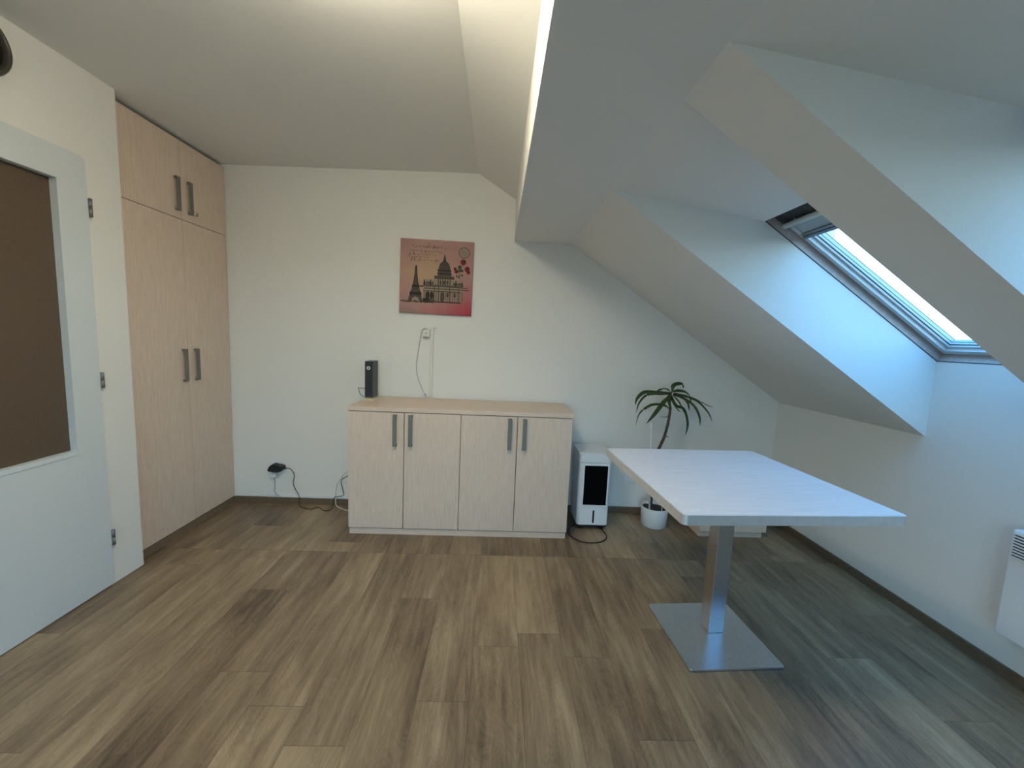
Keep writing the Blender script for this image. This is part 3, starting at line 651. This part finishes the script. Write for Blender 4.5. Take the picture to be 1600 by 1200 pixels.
# ------------------------------------------------------------------ air cooler
ax0, ax1, ay0, ay1 = .592, .822, 2.690, 2.955
t = thing('air_cooler', 'white air cooler with a black front grille right of the sideboard', 'air cooler', ((ax0 + ax1) / 2, 2.82, 0))
def taper(prof, z0, z1, k):
    b = nb(); A = [b.verts.new((x, y, z1)) for x, y in prof]; cx, cy = (ax0 + ax1) / 2, (ay0 + ay1) / 2
    B = [b.verts.new((cx + (x - cx) * k, cy + (y - cy) * k, z0)) for x, y in prof]
    b.faces.new(A); b.faces.new(B[::-1])
    for i in range(len(A)): b.faces.new((B[i], B[(i + 1) % len(A)], A[(i + 1) % len(A)], A[i]))
    return b
bm = taper(rrect(ax0, ax1, ay0, ay1, .030, 6), .040, .488, .965)
for f in bm.faces: f.smooth = False
bd = obj('body', bm, M['white_plastic'], t)
bm = nb(); prism(bm, rrect(ax0 - .001, ax1 + .001, ay0 - .001, ay1, .030, 6), .491, .556, 'z')
es = [e for e in bm.edges if all(v.co.z > .555 for v in e.verts)]; bmesh.ops.bevel(bm, geom=es, offset=.012, segments=3, affect='EDGES')
obj('top_cover', bm, M['white_plastic'], t)
# front frame: raised surround and black grille
def fx(z): return (z - .040) / .448
def fr_y(z): c = (ay0 + ay1) / 2; return c + (ay0 - c) * (.965 + .035 * fx(z))
gx0, gx1, gz0, gz1 = .630, .792, .188, .470
bm = nb()
for (a, b, c, d, w_) in ((gx0 - .010, gx0, gz0 - .008, gz1 + .008, 0), (gx1, gx1 + .010, gz0 - .008, gz1 + .008, 0), (gx0, gx1, gz1, gz1 + .008, 0), (gx0, gx1, gz0 - .012, gz0, 0)):
    box(bm, a, b, fr_y((c + d) / 2) - .006, fr_y((c + d) / 2) + .01, c, d, .002)
obj('grille_surround', bm, M['white_plastic'], t)
bm = nb(); box(bm, gx0, gx1, fr_y(.33) - .0015, fr_y(.33) + .02, gz0, gz1, .001); gr = obj('grille', bm, M['black_mesh'], t)
bm = nb()
for i in range(1, 12): zz = gz0 + (gz1 - gz0) * i / 12; box(bm, gx0 + .002, gx1 - .002, fr_y(.33) - .004, fr_y(.33) - .0012, zz - .0015, zz + .0015)
obj('louvre', bm, M['black_mesh'], gr)
bm = nb(); prism(bm, rrect(.632, .804, .045, .165, .012, 4), fr_y(.10) - .004, fr_y(.10) + .01, 'y'); pn = obj('tank_panel', bm, M['white_plastic'], t)
bm = nb(); prism(bm, rrect(.7035, .7165, .058, .150, .006, 4), fr_y(.10) - .0055, fr_y(.10) - .0038, 'y'); obj('water_window', bm, M['black_plastic'], pn)
bm = nb(); box(bm, ax0 + .012, ax1 - .012, ay0 + .012, ay1 - .012, .024, .0395, .004)
for x in (ax0 + .035, ax1 - .035):
    for y in (ay0 + .04, ay1 - .04): mm = Matrix.Translation((x - .01, y, .0125)) @ Matrix.Rotation(rad(90), 4, 'Y'); lathe(bm, [(0, 0), (.0125, 0), (.0125, .02), (0, .02)], 0, 0, 20, mat=mm)
obj('castor_base', bm, M['black_plastic'], t)
bm = nb(); tube(bm, [(.600, 2.74, .030), (.545, 2.68, .014), (.530, 2.635, .0045), (.560, 2.56, .0045), (.62, 2.515, .0045), (.70, 2.515, .0045), (.765, 2.555, .0045), (.790, 2.61, .0045), (.785, 2.68, .0045), (.755, 2.76, .0045), (.70, 2.79, .0045)], .0042)
pc = obj('power_cable', bm, M['black_plastic'], t); pc['label'] = 'black power cable looped on the floor'
bm = nb(); prism(bm, [(.548, 2.675), (.568, 2.66), (.585, 2.685), (.563, 2.70)], .001, .026, 'z'); bmesh.ops.bevel(bm, geom=bm.edges[:], offset=.003, segments=2, affect='EDGES')
obj('plug', bm, M['blind_bar'], pc)

# ------------------------------------------------------------------ potted plant
cx, cy = 1.192, 2.815
t = thing('potted_plant', 'dragon plant with arching dark leaves in a white pot behind the table', 'plant', (cx, cy, 0))
bm = nb(); lathe(bm, [(0, 0), (.084, 0), (.090, .004), (.0965, .14), (.0955, .143), (.090, .142), (.088, .12), (0, .12)], cx, cy, 56); obj('pot', bm, M['pot'], t)
bm = nb(); lathe(bm, [(0, .128), (.03, .130), (.06, .127), (.0875, .124)], cx, cy, 40)
for v in bm.verts: v.co.z += random.uniform(-.003, .004)
obj('soil', bm, M['soil'], t)
def PP(u, v, y=2.787):  # a point of the measured outline, at plant depth
    f = 632.7; a, b, r = rad(6.4171), rad(2.17), rad(2.4958); du, dv = u - 800, v - 600
    x = du * math.cos(r) + dv * math.sin(r); yy = -du * math.sin(r) + dv * math.cos(r)
    d = (x / f, 1, -yy / f); y1 = d[1] * math.cos(a) + d[2] * math.sin(a); z = -d[1] * math.sin(a) + d[2] * math.cos(a)
    x0 = d[0] * math.cos(b) + y1 * math.sin(b); y0 = -d[0] * math.sin(b) + y1 * math.cos(b); k = y / y0
    return Vector((x0 * k, y, 1.3172 + z * k))
stem = [(1.150, 2.79, .125), (1.152, 2.79, .30), PP(1024, 715), PP(1031, 698), PP(1038, 682), PP(1044, 660), PP(1047, 640), PP(1046, 626), PP(1049, 612)]
bm = nb(); tube(bm, stem, [.0125, .0075], 10); tube(bm, [PP(1040, 681), PP(1044, 683, 2.775)], .003, 6, 0); obj('stem', bm, M['bark'], t)
bm = nb(); p0 = Vector((1.133, 2.76, .122)); p1 = PP(1018, 661, 2.80); dv = p1 - p0
tube(bm, [p0, p1], .0065, 8, 0); obj('support_stick', bm, M['white_plastic'], t)
def strap(bm, pts, w, mi=0, fold=.35):
    path = catmull(pts, 7); n = len(path); rows = []
    for i, p in enumerate(path):
        tt = i / (n - 1); tan = (path[min(i + 1, n - 1)] - path[max(i - 1, 0)]).normalized()
        sd = tan.cross(Vector((0, 0, 1))); sd = sd.normalized() if sd.length > .15 else Vector((0, 1, 0))
        view = Vector((.25, -1, .35)).normalized(); sv = tan.cross(view).normalized()
        sd = (sd * .45 + sv * (1 if sv.dot(sd) >= 0 else -1) * .75).normalized()
        nr = sd.cross(tan).normalized()
        ww = w * (min(1, .35 + 3 * tt) if tt < .3 else 1) * (1 - max(0, (tt - .45) / .55) ** 2.0) + .0006
        rows.append([bm.verts.new(p - sd * ww + nr * ww * fold), bm.verts.new(p), bm.verts.new(p + sd * ww + nr * ww * fold)])
    for a, b in zip(rows, rows[1:]):
        for k in range(2): f = bm.faces.new((a[k], a[k + 1], b[k + 1], b[k])); f.smooth = True; f.material_index = mi
leaves = [  # (pixel trail, depth change at the tip, half width)
    ([(1049, 614), (1030, 614), (1008, 613), (996, 622), (992, 634)], -.10, .013),
    ([(1047, 616), (1032, 616), (1012, 617), (999, 630), (994, 645)], .08, .010),
    ([(1047, 618), (1035, 631), (1022, 648), (1009, 663)], -.16, .014),
    ([(1046, 640), (1038, 634), (1018, 633), (1000, 646), (993, 666)], .02, .010),
    ([(1050, 612), (1052, 603), (1060, 600), (1067, 601), (1068, 607)], .04, .014),
    ([(1050, 612), (1060, 611), (1070, 613), (1078, 620), (1080, 630)], .12, .013),
    ([(1052, 616), (1064, 620), (1074, 630), (1077, 642)], -.05, .011),
    ([(1053, 615), (1072, 620), (1090, 628), (1106, 645), (1113, 660)], -.06, .012),
    ([(1051, 617), (1066, 622), (1083, 634), (1092, 650), (1094, 666)], -.14, .013),
    ([(1049, 618), (1056, 634), (1068, 640), (1074, 662), (1071, 681)], -.10, .013),
    ([(1048, 618), (1050, 628), (1058, 640), (1063, 643)], .06, .012),
    ([(1051, 618), (1060, 628), (1066, 640), (1068, 644)], .02, .011),
    ([(1049, 616), (1044, 622), (1046, 634), (1050, 639)], -.06, .011),
    ([(1052, 614), (1070, 619), (1086, 624), (1100, 631)], .14, .009),
    ([(1047, 612), (1040, 608), (1030, 610), (1018, 619)], .16, .010),
]
bm = nb()
for tr_, dd_, w in leaves:
    n_ = len(tr_); strap(bm, [PP(u, v, 2.787 + dd_ * (i / (n_ - 1)) ** 1.3) for i, (u, v) in enumerate(tr_)], w)
obj('foliage', bm, M['leaf'], t)
bm = nb(); strap(bm, [PP(1096, 628, 2.84), PP(1104, 633, 2.85), PP(1115, 637, 2.86)], .005)
obj('dry_leaf', bm, M['leaf_dry'], t)
bm = nb(); strap(bm, [PP(1047, 648), PP(1040, 652, 2.79), PP(1030, 651, 2.80)], .003); obj('dry_leaf', bm, M['leaf_dry'], t)
bm = nb(); tube(bm, [(1.222, 2.76, .122), (1.225, 2.76, .175)], [.003, .0015], 6, 0); obj('plant_shoot', bm, M['pot'], t)

# ------------------------------------------------------------------ wall heater
t = thing('wall_heater', 'white panel heater with a slatted grille on the right wall below the roof window', 'heater', (XR, 1.12, .2))
hx0, hx1, hy0, hy1, hz0, hz1 = 2.083, XR - .018, .70, 1.476, .205, .649
bm = nb(); box(bm, hx0, hx1, hy0, hy1, hz0, hz1, .006)
es = obj('housing', bm, M['white_plastic'], t)
bm = nb(); box(bm, hx0 - .003, hx0 + .0005, hy0 + .02, hy1 - .012, .535, hz1 - .014, .001); g_ = obj('grille', bm, M['black_mesh'], t)
bm = nb()
for i in range(9):
    z = .538 + i * .0118; box(bm, hx0 - .010, hx0 - .0028, hy0 + .018, hy1 - .010, z, z + .0062, .001)
obj('slat', bm, M['white_plastic'], g_)
bm = nb(); box(bm, hx1 - .002, XR, hy0 + .1, hy0 + .14, hz0 + .05, hz1 - .05); obj('bracket', bm, M['steel'], t)
bm = nb(); box(bm, hx1 - .002, XR, hy1 - .14, hy1 - .1, hz0 + .05, hz1 - .05); obj('bracket', bm, M['steel'], t)

# ------------------------------------------------------------------ round clock above the door
kcy, kcz, kr = 1.598, 2.284, .117
t = thing('wall_clock', 'round dark-rimmed wall clock above the white door', 'clock', (XL, kcy, kcz))
mm = Matrix.Translation((XL, kcy, kcz)) @ Matrix.Rotation(rad(90), 4, 'Y')
bm = nb(); lathe(bm, [(kr - .018, .004), (kr - .018, .028), (kr - .010, .034), (kr - .002, .028), (kr, .012), (kr, .0), (0, 0), (0, .004)][:6] + [(kr - .018, .0)], 0, 0, 64, mat=mm); obj('rim', bm, M['dark_rim'], t)
bm = nb(); lathe(bm, [(0, .002), (kr - .016, .002), (kr - .016, .010), (0, .010)], 0, 0, 64, mat=mm); obj('face', bm, M['dark_face'], t)
